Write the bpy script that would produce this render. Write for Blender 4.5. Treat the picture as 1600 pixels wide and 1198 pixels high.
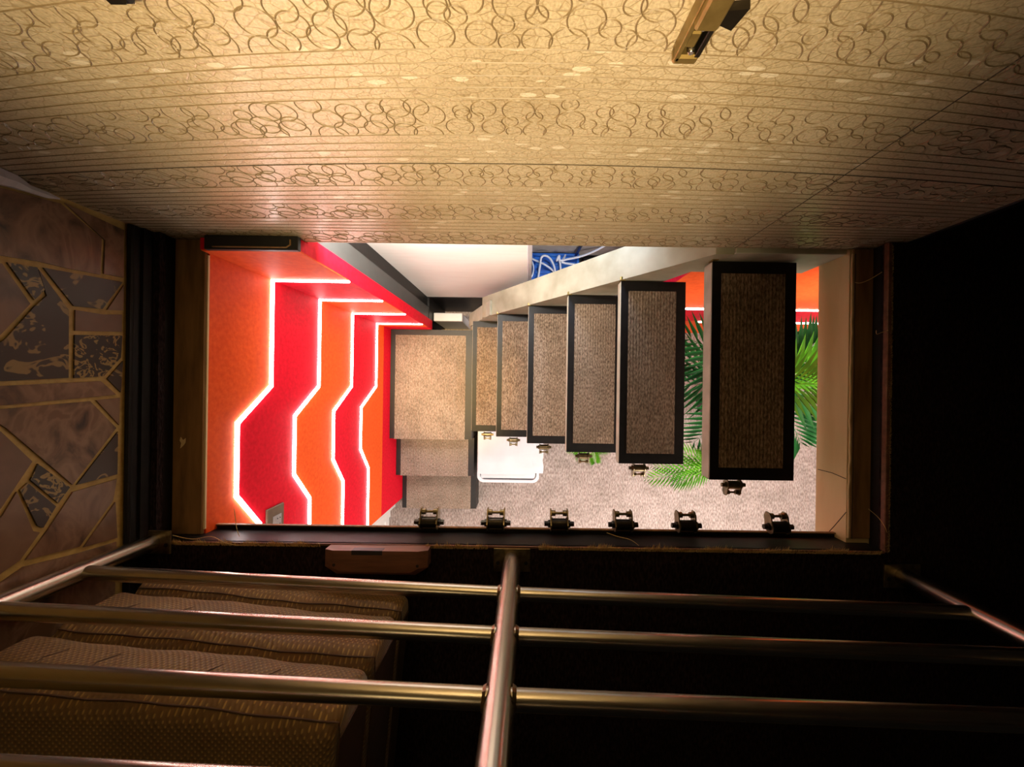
import bpy, math, random
from mathutils import Vector, Matrix, Euler

# ------------------------------------------------------------------ clear
for o in list(bpy.data.objects):
    bpy.data.objects.remove(o, do_unlink=True)
scene = bpy.context.scene
COL = scene.collection
rnd = random.Random(7)

# ------------------------------------------------------------------ camera
CAM_Z = 3.30            # metres above the lower floor
F = 600.0               # focal length in pixels of the 1600 px wide frame
NX, NY = 825.0, 603.0   # where the plumb line meets the picture
ROLL = math.radians(0.8)
cd = bpy.data.cameras.new('camera')
cd.sensor_fit = 'HORIZONTAL'
cd.sensor_width = 36.0
cd.lens = F / 1600.0 * 36.0
cd.shift_x = -(NX - 800.0) / 1600.0
cd.shift_y = (NY - 599.0) / 1600.0
cd.clip_start = 0.02
cd.clip_end = 50
cam = bpy.data.objects.new('camera', cd)
cam.location = (0, 0, CAM_Z)
cam.rotation_euler = (0, 0, ROLL)
COL.objects.link(cam)
scene.camera = cam

# ------------------------------------------------------------------ world, exposure
w = bpy.data.worlds.new('world')
scene.world = w
w.use_nodes = True
w.node_tree.nodes['Background'].inputs[0].default_value = (0.62, 0.45, 0.30, 1)
w.node_tree.nodes['Background'].inputs[1].default_value = 0.006
scene.view_settings.view_transform = 'Standard'
scene.view_settings.look = 'None'
scene.view_settings.exposure = 0.0
scene.view_settings.gamma = 1.0
scene.view_settings.use_curve_mapping = False
try:
    scene.cycles.use_denoising = True
    scene.cycles.max_bounces = 8
    scene.cycles.sample_clamp_indirect = 4.0
except Exception:
    pass


def area(name, loc, target, size, power, color, spread=180):
    l = bpy.data.lights.new(name, 'AREA')
    l.shape = 'RECTANGLE'
    l.size, l.size_y = size
    l.energy = power
    l.color = color
    l.spread = math.radians(spread)
    o = bpy.data.objects.new(name, l)
    o.location = loc
    o.rotation_euler = (Vector(target) - Vector(loc)).to_track_quat('-Z', 'Y').to_euler()
    COL.objects.link(o)
    return o


# ceiling panels of the lower room (under the mezzanine floor)
area('ceiling_panel_light', (1.10, -1.35, 1.93), (1.10, -1.35, 0), (0.9, 0.5), 66, (1.0, 0.92, 0.86))
area('ceiling_panel_light', (-0.25, -1.15, 1.93), (-0.25, -1.15, 0), (0.6, 0.4), 5, (1.0, 0.90, 0.78))
area('ceiling_panel_light', (1.75, 0.0, 1.93), (1.75, 0.0, 0), (0.5, 0.5), 24, (1.0, 0.94, 0.90))
# added unseen light behind the papered wall, to brighten the white partition
area('partition_fill_light', (-0.38, 0.545, 2.02), (-0.38, 0.60, 0), (0.6, 0.06), 15, (1.0, 0.95, 0.88))
# added cool light, no visible source, tints the store behind the partition blue
area('cool_fill_light', (0.35, 0.84, 1.95), (0.22, 0.84, 0), (0.3, 0.1), 9.0, (0.55, 0.70, 1.0))
# warm spot added out of view to brighten the papered wall
sl = bpy.data.lights.new('wall_fill_spot', 'SPOT')
sl.energy = 240
sl.color = (1.0, 0.76, 0.42)
sl.spot_size = math.radians(60)
sl.spot_blend = 1.0
sl.shadow_soft_size = 0.12
so = bpy.data.objects.new('wall_fill_spot', sl)
so.location = (-0.15, -0.60, 3.70)
so.rotation_euler = (Vector((-0.12, 0.45, 2.78)) - Vector(so.location)).to_track_quat('-Z', 'Y').to_euler()
COL.objects.link(so)
# narrow warm spot added above the well to turn the landing golden
s2 = bpy.data.lights.new('landing_fill_spot', 'SPOT')
s2.energy = 1150
s2.color = (1.0, 0.68, 0.24)
s2.spot_size = math.radians(17)
s2.spot_blend = 1.0
s2.shadow_soft_size = 0.05
o2 = bpy.data.objects.new('landing_fill_spot', s2)
o2.location = (-0.42, -0.10, 5.0)
o2.rotation_euler = (Vector((-0.58, 0.03, 0.47)) - Vector(o2.location)).to_track_quat('-Z', 'Y').to_euler()
COL.objects.link(o2)
# weak warm point light added as fill for the mattress and tiles
s3 = bpy.data.lights.new('warm_fill_point', 'POINT')
s3.energy = 4
s3.color = (1.0, 0.72, 0.34)
s3.shadow_soft_size = 0.10
o3 = bpy.data.objects.new('warm_fill_point', s3)
o3.location = (-0.55, -0.25, 4.3)
COL.objects.link(o3)


def U(px, py, d):
    """point at depth d below the camera seen at photo pixel (px, py)"""
    xc = (px - NX) / F * d
    yc = -(py - NY) / F * d
    c, s = math.cos(ROLL), math.sin(ROLL)
    return Vector((xc * c - yc * s, xc * s + yc * c, CAM_Z - d))


def on_x(px, py, X):
    """point of the plane x = X seen at photo pixel"""
    r = U(px, py, 1.0) - Vector((0, 0, CAM_Z))
    t = X / r.x
    return Vector((X, r.y * t, CAM_Z - t))


def on_y(px, py, Y):
    r = U(px, py, 1.0) - Vector((0, 0, CAM_Z))
    t = Y / r.y
    return Vector((r.x * t, Y, CAM_Z - t))


# ------------------------------------------------------------------ materials
MATS = {}


def new_mat(name):
    m = bpy.data.materials.new(name)
    m.use_nodes = True
    nt = m.node_tree
    return m, nt, nt.nodes['Principled BSDF']


def nodes(nt, kind, **kw):
    n = nt.nodes.new(kind)
    for k, v in kw.items():
        setattr(n, k, v)
    return n


def ramp(nt, fac, stops):
    r = nt.nodes.new('ShaderNodeValToRGB')
    el = r.color_ramp.elements
    while len(el) < len(stops):
        el.new(0.5)
    for e, (p, c) in zip(el, stops):
        e.position = p
        e.color = (c[0], c[1], c[2], 1)
    nt.links.new(fac, r.inputs[0])
    return r


def coords(nt, scale=(1, 1, 1), rot=(0, 0, 0)):
    tc = nt.nodes.new('ShaderNodeTexCoord')
    mp = nt.nodes.new('ShaderNodeMapping')
    mp.inputs['Scale'].default_value = scale
    mp.inputs['Rotation'].default_value = rot
    nt.links.new(tc.outputs['Object'], mp.inputs['Vector'])
    return mp.outputs['Vector']


def bump(nt, bsdf, height, strength=0.3, dist=0.002):
    b = nt.nodes.new('ShaderNodeBump')
    b.inputs['Strength'].default_value = strength
    b.inputs['Distance'].default_value = dist
    nt.links.new(height, b.inputs['Height'])
    nt.links.new(b.outputs['Normal'], bsdf.inputs['Normal'])


def speckle(name, stops, scale=120, rough=0.6, metal=0.0, detail=4, stretch=(1, 1, 1), bs=0.2, bd=0.002, spec=0.5):
    m, nt, b = new_mat(name)
    v = coords(nt, stretch)
    n = nt.nodes.new('ShaderNodeTexNoise')
    n.inputs['Scale'].default_value = scale
    n.inputs['Detail'].default_value = detail
    nt.links.new(v, n.inputs['Vector'])
    r = ramp(nt, n.outputs['Fac'], stops)
    nt.links.new(r.outputs[0], b.inputs['Base Color'])
    b.inputs['Roughness'].default_value = rough
    b.inputs['Metallic'].default_value = metal
    b.inputs['Specular IOR Level'].default_value = spec
    if bs:
        bump(nt, b, n.outputs['Fac'], bs, bd)
    MATS[name] = m
    return m


def two(c, k=0.8):
    return [(0.35, tuple(x * k for x in c)), (0.65, c)]


def carpet(name, dark, mid, light, rib=True, grain=170):
    """short loop pile with ribs running along y"""
    m, nt, b = new_mat(name)
    v = coords(nt, (1, 0.35, 1))
    n = nt.nodes.new('ShaderNodeTexNoise')
    n.inputs['Scale'].default_value = grain
    n.inputs['Detail'].default_value = 3
    nt.links.new(v, n.inputs['Vector'])
    n2 = nt.nodes.new('ShaderNodeTexNoise')
    n2.inputs['Scale'].default_value = 7
    n2.inputs['Detail'].default_value = 3
    v2 = coords(nt)
    nt.links.new(v2, n2.inputs['Vector'])
    r = ramp(nt, n.outputs['Fac'], [(0.34, dark), (0.5, mid), (0.68, light)])
    r2 = ramp(nt, n2.outputs['Fac'], [(0.3, (0.72, 0.72, 0.70)), (0.6, (1, 1, 1))])
    mx = nt.nodes.new('ShaderNodeMix')
    mx.data_type = 'RGBA'
    mx.blend_type = 'MULTIPLY'
    mx.inputs[0].default_value = 0.8
    nt.links.new(r.outputs[0], mx.inputs[6])
    nt.links.new(r2.outputs[0], mx.inputs[7])
    nt.links.new(mx.outputs[2], b.inputs['Base Color'])
    b.inputs['Roughness'].default_value = 0.95
    b.inputs['Specular IOR Level'].default_value = 0.1
    if rib:
        wv = nt.nodes.new('ShaderNodeTexWave')
        wv.inputs['Scale'].default_value = 26
        wv.inputs['Distortion'].default_value = 0.6
        nt.links.new(v2, wv.inputs['Vector'])
        ad = nt.nodes.new('ShaderNodeMath')
        ad.operation = 'ADD'
        nt.links.new(wv.outputs['Fac'], ad.inputs[0])
        nt.links.new(n.outputs['Fac'], ad.inputs[1])
        bump(nt, b, ad.outputs[0], 0.5, 0.004)
    else:
        bump(nt, b, n.outputs['Fac'], 0.6, 0.004)
    MATS[name] = m


def emit(name, col, strength):
    m, nt, b = new_mat(name)
    b.inputs['Base Color'].default_value = (0.9, 0.9, 0.9, 1)
    b.inputs['Emission Color'].default_value = (*col, 1)
    b.inputs['Emission Strength'].default_value = strength
    MATS[name] = m


def wallpaper():
    m, nt, b = new_mat('wallpaper')
    v = coords(nt)
    sep = nt.nodes.new('ShaderNodeSeparateXYZ')
    nt.links.new(v, sep.inputs[0])

    def mth(op, a, c=None):
        n = nt.nodes.new('ShaderNodeMath')
        n.operation = op
        for i, x in enumerate((a, c)):
            if x is None:
                continue
            if isinstance(x, (int, float)):
                n.inputs[i].default_value = x
            else:
                nt.links.new(x, n.inputs[i])
        return n.outputs[0]
    # fine pulp noise
    n1 = nt.nodes.new('ShaderNodeTexNoise')
    n1.inputs['Scale'].default_value = 260
    n1.inputs['Detail'].default_value = 4
    nt.links.new(v, n1.inputs['Vector'])
    # large stains
    n2 = nt.nodes.new('ShaderNodeTexNoise')
    n2.inputs['Scale'].default_value = 3.2
    n2.inputs['Detail'].default_value = 5
    nt.links.new(v, n2.inputs['Vector'])
    # hair-like crackle
    vo = nt.nodes.new('ShaderNodeTexVoronoi')
    vo.feature = 'DISTANCE_TO_EDGE'
    vo.inputs['Scale'].default_value = 75
    vo.inputs['Randomness'].default_value = 1.0
    vs = coords(nt, (0.55, 1, 1.0), (0, 0.35, 0))
    nt.links.new(vs, vo.inputs['Vector'])
    # pale leaf chips in the striped bands
    vc = nt.nodes.new('ShaderNodeTexVoronoi')
    vc.inputs['Scale'].default_value = 62
    vs2 = coords(nt, (0.42, 1, 1.25), (0, -0.25, 0))
    nt.links.new(vs2, vc.inputs['Vector'])
    # scratch fibres
    wv = nt.nodes.new('ShaderNodeTexNoise')
    wv.inputs['Scale'].default_value = 60
    wv.inputs['Detail'].default_value = 6
    wv.inputs['Distortion'].default_value = 3.0
    nt.links.new(v, wv.inputs['Vector'])
    base = ramp(nt, n1.outputs['Fac'], [(0.3, (0.40, 0.325, 0.215)), (0.7, (0.62, 0.525, 0.375))])
    stain = ramp(nt, n2.outputs['Fac'], [(0.28, (0.62, 0.56, 0.44)), (0.50, (1, 1, 1))])
    mx = nt.nodes.new('ShaderNodeMix'); mx.data_type = 'RGBA'; mx.blend_type = 'MULTIPLY'
    mx.inputs[0].default_value = 0.75
    nt.links.new(base.outputs[0], mx.inputs[6]); nt.links.new(stain.outputs[0], mx.inputs[7])
    crk = ramp(nt, vo.outputs['Distance'], [(0.0, (0.66, 0.60, 0.48)), (0.05, (1, 1, 1))])
    mx2 = nt.nodes.new('ShaderNodeMix'); mx2.data_type = 'RGBA'; mx2.blend_type = 'MULTIPLY'
    mx2.inputs[0].default_value = 0.85
    nt.links.new(mx.outputs[2], mx2.inputs[6]); nt.links.new(crk.outputs[0], mx2.inputs[7])
    # band mask (world z: object sits at the origin)
    t = mth('FRACT', mth('DIVIDE', mth('SUBTRACT', sep.outputs[2], 2.522), 0.1767))
    inline = mth('LESS_THAN', t, 0.5)
    sc = nt.nodes.new('ShaderNodeSeparateColor')
    nt.links.new(vc.outputs['Color'], sc.inputs[0])
    chip = mth('MULTIPLY', mth('GREATER_THAN', sc.outputs[0], 0.80), inline)
    chip = mth('MULTIPLY', chip, mth('LESS_THAN', vc.outputs['Distance'], 0.36))
    mx3 = nt.nodes.new('ShaderNodeMix'); mx3.data_type = 'RGBA'
    nt.links.new(mth('MULTIPLY', chip, 0.55), mx3.inputs[0])
    nt.links.new(mx2.outputs[2], mx3.inputs[6])
    mx3.inputs[7].default_value = (0.80, 0.74, 0.62, 1)
    nt.links.new(mx3.outputs[2], b.inputs['Base Color'])
    b.inputs['Roughness'].default_value = 0.30
    b.inputs['Metallic'].default_value = 0.2
    b.inputs['Coat Weight'].default_value = 0.35
    b.inputs['Coat Roughness'].default_value = 0.22
    h = mth('ADD', mth('MULTIPLY', n1.outputs['Fac'], 0.5), mth('ADD', wv.outputs['Fac'], mth('MULTIPLY', mth('MINIMUM', vo.outputs['Distance'], 0.06), 6)))
    bump(nt, b, h, 0.5, 0.0018)
    MATS['wallpaper'] = m


def marble(name, dark, mid, light, scale=7, dist=4.0):
    m, nt, b = new_mat(name)
    v = coords(nt, (1, 1.0, 1.7), (0.6, 0, 0))
    n = nt.nodes.new('ShaderNodeTexNoise')
    n.inputs['Scale'].default_value = scale
    n.inputs['Detail'].default_value = 8
    n.inputs['Distortion'].default_value = dist
    nt.links.new(v, n.inputs['Vector'])
    r = ramp(nt, n.outputs['Fac'], [(0.30, dark), (0.44, mid), (0.55, light), (0.62, mid)])
    nt.links.new(r.outputs[0], b.inputs['Base Color'])
    b.inputs['Roughness'].default_value = 0.28
    MATS[name] = m


def damask(name, ground, gold, scale=26, thr=0.53):
    m, nt, b = new_mat(name)
    v = coords(nt)
    n = nt.nodes.new('ShaderNodeTexNoise')
    n.inputs['Scale'].default_value = scale
    n.inputs['Detail'].default_value = 2
    n.inputs['Distortion'].default_value = 1.6
    nt.links.new(v, n.inputs['Vector'])
    r = ramp(nt, n.outputs['Fac'], [(thr, ground), (thr + 0.03, gold), (thr + 0.10, gold), (thr + 0.13, ground)])
    nt.links.new(r.outputs[0], b.inputs['Base Color'])
    b.inputs['Roughness'].default_value = 0.3
    MATS[name] = m


def dotted(name, ground, dot):
    m, nt, b = new_mat(name)
    v = coords(nt, (1, 1, 1), (0, 0, 0))
    sep = nt.nodes.new('ShaderNodeSeparateXYZ')
    nt.links.new(v, sep.inputs[0])

    def mth(op, a, c=None):
        n = nt.nodes.new('ShaderNodeMath')
        n.operation = op
        for i, x in enumerate((a, c)):
            if x is None:
                continue
            if isinstance(x, (int, float)):
                n.inputs[i].default_value = x
            else:
                nt.links.new(x, n.inputs[i])
        return n.outputs[0]
    k = 2 * math.pi / 0.0125
    a = mth('SINE', mth('MULTIPLY', sep.outputs[0], k))
    zy = mth('ADD', sep.outputs[2], sep.outputs[1])
    c = mth('SINE', mth('MULTIPLY', zy, k))
    d = mth('MULTIPLY', a, c)
    r = ramp(nt, d, [(0.45, ground), (0.75, dot)])
    n = nt.nodes.new('ShaderNodeTexNoise')
    n.inputs['Scale'].default_value = 9
    nt.links.new(v, n.inputs['Vector'])
    r2 = ramp(nt, n.outputs['Fac'], [(0.3, (0.65, 0.62, 0.6)), (0.6, (1, 1, 1))])
    mx = nt.nodes.new('ShaderNodeMix'); mx.data_type = 'RGBA'; mx.blend_type = 'MULTIPLY'
    mx.inputs[0].default_value = 0.7
    nt.links.new(r.outputs[0], mx.inputs[6]); nt.links.new(r2.outputs[0], mx.inputs[7])
    nt.links.new(mx.outputs[2], b.inputs['Base Color'])
    b.inputs['Roughness'].default_value = 0.6
    b.inputs['Sheen Weight'].default_value = 0.3
    bump(nt, b, d, 0.4, 0.002)
    MATS[name] = m


wallpaper()
speckle('wallpaper_relief', [(0.3, (0.13, 0.09, 0.045)), (0.7, (0.20, 0.145, 0.08))], 90, 0.5, 0.0, bs=0)
speckle('seam_dark', two((0.05, 0.035, 0.02)), 60, 0.8, bs=0)
carpet('carpet_grey', (0.24, 0.19, 0.165), (0.37, 0.305, 0.275), (0.52, 0.44, 0.40), grain=110)
carpet('carpet_brown', (0.10, 0.066, 0.042), (0.21, 0.148, 0.098), (0.34, 0.25, 0.175), grain=230)
carpet('carpet_step', (0.17, 0.13, 0.095), (0.265, 0.21, 0.16), (0.37, 0.30, 0.235), grain=200)
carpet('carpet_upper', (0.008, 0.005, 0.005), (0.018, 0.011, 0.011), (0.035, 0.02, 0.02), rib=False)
speckle('carpet_fuzz', two((0.75, 0.56, 0.26)), 300, 0.95, bs=0, spec=0.1)
speckle('black_paint', [(0.3, (0.005, 0.0045, 0.004)), (0.75, (0.011, 0.009, 0.008))], 40, 0.45, bs=0.05, spec=0.25)
speckle('dark_rubber', two((0.009, 0.009, 0.0085)), 50, 0.5, bs=0.05)
speckle('tread_metal', [(0.3, (0.34, 0.33, 0.25)), (0.7, (0.50, 0.48, 0.38))], 14, 0.5, bs=0.1)
speckle('stringer_paint', [(0.3, (0.25, 0.23, 0.155)), (0.7, (0.39, 0.365, 0.27))], 9, 0.45, bs=0.1, bd=0.004)
speckle('brown_wood', [(0.3, (0.15, 0.08, 0.026)), (0.7, (0.30, 0.165, 0.06))], 6, 0.55, stretch=(7, 1, 7), bs=0.2)
speckle('red_wood', [(0.3, (0.10, 0.042, 0.022)), (0.7, (0.20, 0.088, 0.048))], 8, 0.45, stretch=(1, 7, 7), bs=0.15)
speckle('plaster_cream', [(0.3, (0.62, 0.48, 0.24)), (0.7, (0.78, 0.63, 0.36))], 5, 0.75, stretch=(1, 0.4, 2), bs=0.2)
speckle('plaster_white', two((0.80, 0.79, 0.77), 0.96), 5, 0.7, bs=0.05)
speckle('panel_white', [(0.3, (0.82, 0.80, 0.77)), (0.7, (0.87, 0.86, 0.83))], 6, 0.45, stretch=(1, 1, 9), bs=0)
speckle('orange_paper', [(0.3, (0.78, 0.085, 0.012)), (0.7, (0.90, 0.125, 0.022))], 60, 0.6, bs=0.25, spec=0.12)
speckle('red_paper', [(0.3, (0.60, 0.004, 0.016)), (0.7, (0.76, 0.008, 0.030))], 60, 0.6, bs=0.25, spec=0.12)
speckle('grey_panel', two((0.06, 0.06, 0.057), 0.9), 20, 0.5, bs=0)
speckle('concrete', [(0.3, (0.20, 0.18, 0.16)), (0.7, (0.42, 0.39, 0.36))], 7, 0.85, detail=8, bs=0.4, bd=0.006)
speckle('steel', [(0.3, (0.46, 0.42, 0.34)), (0.7, (0.58, 0.54, 0.46))], 12, 0.27, 1.0, stretch=(1, 1, 0.3), bs=0)
speckle('old_metal', [(0.3, (0.14, 0.105, 0.055)), (0.7, (0.30, 0.24, 0.14))], 60, 0.34, 0.9, bs=0.1)
speckle('brass_metal', [(0.3, (0.22, 0.15, 0.045)), (0.7, (0.36, 0.26, 0.09))], 40, 0.38, 0.8, bs=0.1)
speckle('dark_metal', two((0.03, 0.024, 0.016)), 60, 0.35, 0.8, bs=0.1)
speckle('white_plastic', two((0.66, 0.67, 0.70), 0.97), 10, 0.35, bs=0)
speckle('white_sheet', [(0.3, (0.56, 0.57, 0.60)), (0.7, (0.66, 0.66, 0.69))], 5, 0.6, bs=0.1, bd=0.006)
speckle('grey_strip', two((0.50, 0.48, 0.52), 0.9), 14, 0.6, bs=0.1)
speckle('blue_plastic', [(0.3, (0.012, 0.10, 0.42)), (0.7, (0.02, 0.18, 0.62))], 12, 0.4, bs=0.1)
speckle('blue_dark', two((0.006, 0.02, 0.12)), 10, 0.4, bs=0)
speckle('cable_white', two((0.85, 0.86, 0.88), 0.97), 10, 0.4, bs=0)
speckle('grout', [(0.3, (0.34, 0.22, 0.055)), (0.7, (0.48, 0.33, 0.10))], 60, 0.5, bs=0.1)
marble('tile_marble', (0.022, 0.010, 0.006), (0.15, 0.078, 0.042), (0.22, 0.125, 0.075), 8, 1.6)
marble('tile_rose', (0.06, 0.03, 0.016), (0.165, 0.088, 0.05), (0.20, 0.115, 0.07), 5, 1.2)
damask('tile_damask', (0.022, 0.014, 0.010), (0.28, 0.19, 0.06), 34, 0.52)
damask('tile_blackgold', (0.035, 0.022, 0.015), (0.24, 0.16, 0.06), 15, 0.56)
speckle('tile_plain', two((0.16, 0.088, 0.055), 0.85), 30, 0.35, bs=0.03)
dotted('mattress_fabric', (0.20, 0.11, 0.032), (0.48, 0.31, 0.09))
speckle('mattress_side', two((0.085, 0.045, 0.022)), 40, 0.8, bs=0.1)
speckle('socket_bronze', two((0.16, 0.115, 0.075)), 30, 0.35, 0.3, bs=0)
speckle('socket_grey', two((0.35, 0.35, 0.36)), 30, 0.4, bs=0)
speckle('leaf_green', [(0.3, (0.008, 0.055, 0.012)), (0.7, (0.022, 0.13, 0.028))], 7, 0.35, bs=0)
speckle('leaf_lime', [(0.3, (0.05, 0.20, 0.008)), (0.7, (0.13, 0.34, 0.015))], 7, 0.4, bs=0)
speckle('pot_black', two((0.012, 0.012, 0.015)), 20, 0.4, bs=0)
speckle('soil', two((0.05, 0.035, 0.02)), 60, 0.9, bs=0.5)
emit('led_white', (1.0, 0.95, 0.93), 17.0)

# ------------------------------------------------------------------ mesh builder
ORG = {}


class MB:
    def __init__(self):
        self.v, self.f = [], []

    def add(self, vs, fs):
        o = len(self.v)
        self.v += [Vector(p) for p in vs]
        self.f += [tuple(i + o for i in f) for f in fs]
        return self

    def box(self, x0, x1, y0, y1, z0, z1):
        x0, x1 = sorted((x0, x1)); y0, y1 = sorted((y0, y1)); z0, z1 = sorted((z0, z1))
        return self.add([(x0, y0, z0), (x1, y0, z0), (x1, y1, z0), (x0, y1, z0),
                         (x0, y0, z1), (x1, y0, z1), (x1, y1, z1), (x0, y1, z1)],
                        [(0, 3, 2, 1), (4, 5, 6, 7), (0, 1, 5, 4), (1, 2, 6, 5), (2, 3, 7, 6), (3, 0, 4, 7)])

    def cbox(self, x0, x1, y0, y1, z0, z1, c):
        """box with all twelve edges chamfered"""
        x0, x1 = sorted((x0, x1)); y0, y1 = sorted((y0, y1)); z0, z1 = sorted((z0, z1))
        vs, idx = [], {}
        X, Y, Z = (x0, x1), (y0, y1), (z0, z1)
        for i in (0, 1):
            for j in (0, 1):
                for k in (0, 1):
                    sx, sy, sz = (1 - 2 * i) * c, (1 - 2 * j) * c, (1 - 2 * k) * c
                    idx[i, j, k, 0] = len(vs); vs.append((X[i], Y[j] + sy, Z[k] + sz))
                    idx[i, j, k, 1] = len(vs); vs.append((X[i] + sx, Y[j], Z[k] + sz))
                    idx[i, j, k, 2] = len(vs); vs.append((X[i] + sx, Y[j] + sy, Z[k]))
        fs = []
        for i in (0, 1):
            fs.append([idx[i, 0, 0, 0], idx[i, 1, 0, 0], idx[i, 1, 1, 0], idx[i, 0, 1, 0]])
            fs.append([idx[0, i, 0, 1], idx[1, i, 0, 1], idx[1, i, 1, 1], idx[0, i, 1, 1]])
            fs.append([idx[0, 0, i, 2], idx[1, 0, i, 2], idx[1, 1, i, 2], idx[0, 1, i, 2]])
        for a in (0, 1):
            for b_ in (0, 1):
                fs.append([idx[a, b_, 0, 0], idx[a, b_, 1, 0], idx[a, b_, 1, 1], idx[a, b_, 0, 1]])
                fs.append([idx[a, 0, b_, 0], idx[a, 1, b_, 0], idx[a, 1, b_, 2], idx[a, 0, b_, 2]])
                fs.append([idx[0, a, b_, 1], idx[1, a, b_, 1], idx[1, a, b_, 2], idx[0, a, b_, 2]])
        for i in (0, 1):
            for j in (0, 1):
                for k in (0, 1):
                    fs.append([idx[i, j, k, 0], idx[i, j, k, 1], idx[i, j, k, 2]])
        ctr = Vector(((x0 + x1) / 2, (y0 + y1) / 2, (z0 + z1) / 2))
        out = []
        for f in fs:
            p = [Vector(vs[i]) for i in f]
            n = (p[1] - p[0]).cross(p[2] - p[0])
            m = sum(p, Vector()) / len(p) - ctr
            out.append(tuple(f) if n.dot(m) > 0 else tuple(reversed(f)))
        return self.add(vs, out)

    def prism(self, pts, off):
        """closed prism: polygon of 3-D points swept by the vector off"""
        n = len(pts)
        off = Vector(off)
        a = [Vector(p) for p in pts]
        nn = Vector()
        for i in range(n):
            nn += a[i].cross(a[(i + 1) % n])
        if nn.dot(off) < 0:
            a.reverse()
        b = [p + off for p in a]
        fs = [tuple(reversed(range(n))), tuple(range(n, 2 * n))]
        for i in range(n):
            j = (i + 1) % n
            fs.append((i, j, n + j, n + i))
        return self.add(a + b, fs)

    def tube(self, path, r, n=10, cap=True):
        P = [Vector(p) for p in path]
        R = r if isinstance(r, (list, tuple)) else [r] * len(P)
        vs, fs = [], []
        t0 = (P[1] - P[0]).normalized()
        ref = Vector((0, 0, 1)) if abs(t0.z) < 0.9 else Vector((1, 0, 0))
        u = t0.cross(ref).normalized()
        for i, p in enumerate(P):
            if i == 0:
                t = P[1] - P[0]
            elif i == len(P) - 1:
                t = P[-1] - P[-2]
            else:
                t = (P[i + 1] - P[i]).normalized() + (P[i] - P[i - 1]).normalized()
            t.normalize()
            u = (u - t * u.dot(t)).normalized()
            v = t.cross(u)
            for k in range(n):
                a = 2 * math.pi * k / n
                vs.append(p + (u * math.cos(a) + v * math.sin(a)) * R[i])
        for i in range(len(P) - 1):
            for k in range(n):
                k2 = (k + 1) % n
                fs.append((i * n + k, i * n + k2, (i + 1) * n + k2, (i + 1) * n + k))
        if cap:
            fs.append(tuple(reversed(range(n))))
            fs.append(tuple((len(P) - 1) * n + k for k in range(n)))
        return self.add(vs, fs)

    def ribbon(self, path, wdir, w, off):
        """flat strip along path, mitred in the plane normal to off, width w, swept by off"""
        P = [Vector(p) for p in path]
        N = Vector(off).normalized()
        L, Rr = [], []
        for i, p in enumerate(P):
            if i == 0:
                t = (P[1] - P[0]).normalized(); k = 1
                s = N.cross(t)
            elif i == len(P) - 1:
                t = (P[-1] - P[-2]).normalized(); k = 1
                s = N.cross(t)
            else:
                a = (P[i] - P[i - 1]).normalized(); b = (P[i + 1] - P[i]).normalized()
                s = (N.cross(a) + N.cross(b)).normalized()
                k = 1 / max(0.5, s.dot(N.cross(a)))
            L.append(p + s * w / 2 * k); Rr.append(p - s * w / 2 * k)
        n = len(P)
        off = Vector(off)
        vs = L + Rr + [p + off for p in L] + [p + off for p in Rr]
        fs = []
        for i in range(n - 1):
            fs.append((i, i + 1, n + i + 1, n + i))                      # back
            fs.append((2 * n + i, 3 * n + i, 3 * n + i + 1, 2 * n + i + 1))  # front
            fs.append((i, 2 * n + i, 2 * n + i + 1, i + 1))
            fs.append((n + i, n + i + 1, 3 * n + i + 1, 3 * n + i))
        fs.append((0, n, 3 * n, 2 * n))
        fs.append((n - 1, 3 * n - 1, 4 * n - 1, 2 * n - 1)[::1])
        return self.add(vs, fs)

    def build(self, name, mat, parent=None, smooth=False, origin=None):
        if parent is not None:
            org = ORG[parent.name] if origin is None else Vector(origin)
        elif origin is not None:
            org = Vector(origin)
        else:
            lo = [min(p[i] for p in self.v) for i in range(3)]
            hi = [max(p[i] for p in self.v) for i in range(3)]
            org = Vector(((lo[0] + hi[0]) / 2, (lo[1] + hi[1]) / 2, lo[2]))
        me = bpy.data.meshes.new(name)
        me.from_pydata([p - org for p in self.v], [], self.f)
        me.update()
        if isinstance(mat, str):
            mat = MATS[mat]
        me.materials.append(mat)
        if smooth:
            me.shade_smooth()
        o = bpy.data.objects.new(name, me)
        COL.objects.link(o)
        if parent is None:
            o.location = org
            ORG[o.name] = org
        else:
            o.parent = parent
            o.location = org - ORG[parent.name]
            ORG[o.name] = org
        return o


def thing(name, label, cat, loc=(0, 0, 0), group=None):
    o = bpy.data.objects.new(name, None)
    o.empty_display_size = 0.05
    o.location = loc
    COL.objects.link(o)
    ORG[o.name] = Vector(loc)
    return tag(o, label, cat, group)


def tag(o, label=None, cat=None, group=None, kind=None):
    if label: o['label'] = label
    if cat: o['category'] = cat
    if group: o['group'] = group
    if kind: o['kind'] = kind
    return o


def struct(o, label=None, cat=None):
    o['kind'] = 'structure'
    if label: o['label'] = label
    if cat: o['category'] = cat
    return o


def dup(root, loc, label=None):
    r = root.copy(); COL.objects.link(r); r.location = loc
    if label: r['label'] = label
    for ch in list(root.children):
        c = ch.copy(); COL.objects.link(c); c.parent = r
        for g in list(ch.children):
            e = g.copy(); COL.objects.link(e); e.parent = c
    return r


def smooth_by_angle(o, deg=40):
    me = o.data
    me.shade_smooth()
    try:
        me.set_sharp_from_angle(angle=math.radians(deg))
    except Exception:
        pass
    return o


# ================================================================== STRUCTURE
ZU = 2.14                   # upper floor level
DU = CAM_Z - ZU             # its depth, 1.16
WY = 0.45                   # papered wall plane
OX0, OX1 = -1.118, 1.083    # opening in the upper floor
OY0 = -0.487                # railing-side edge of the opening
LX = -1.018                 # red wall plane
RX = 1.017                  # cream fascia plane

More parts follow.
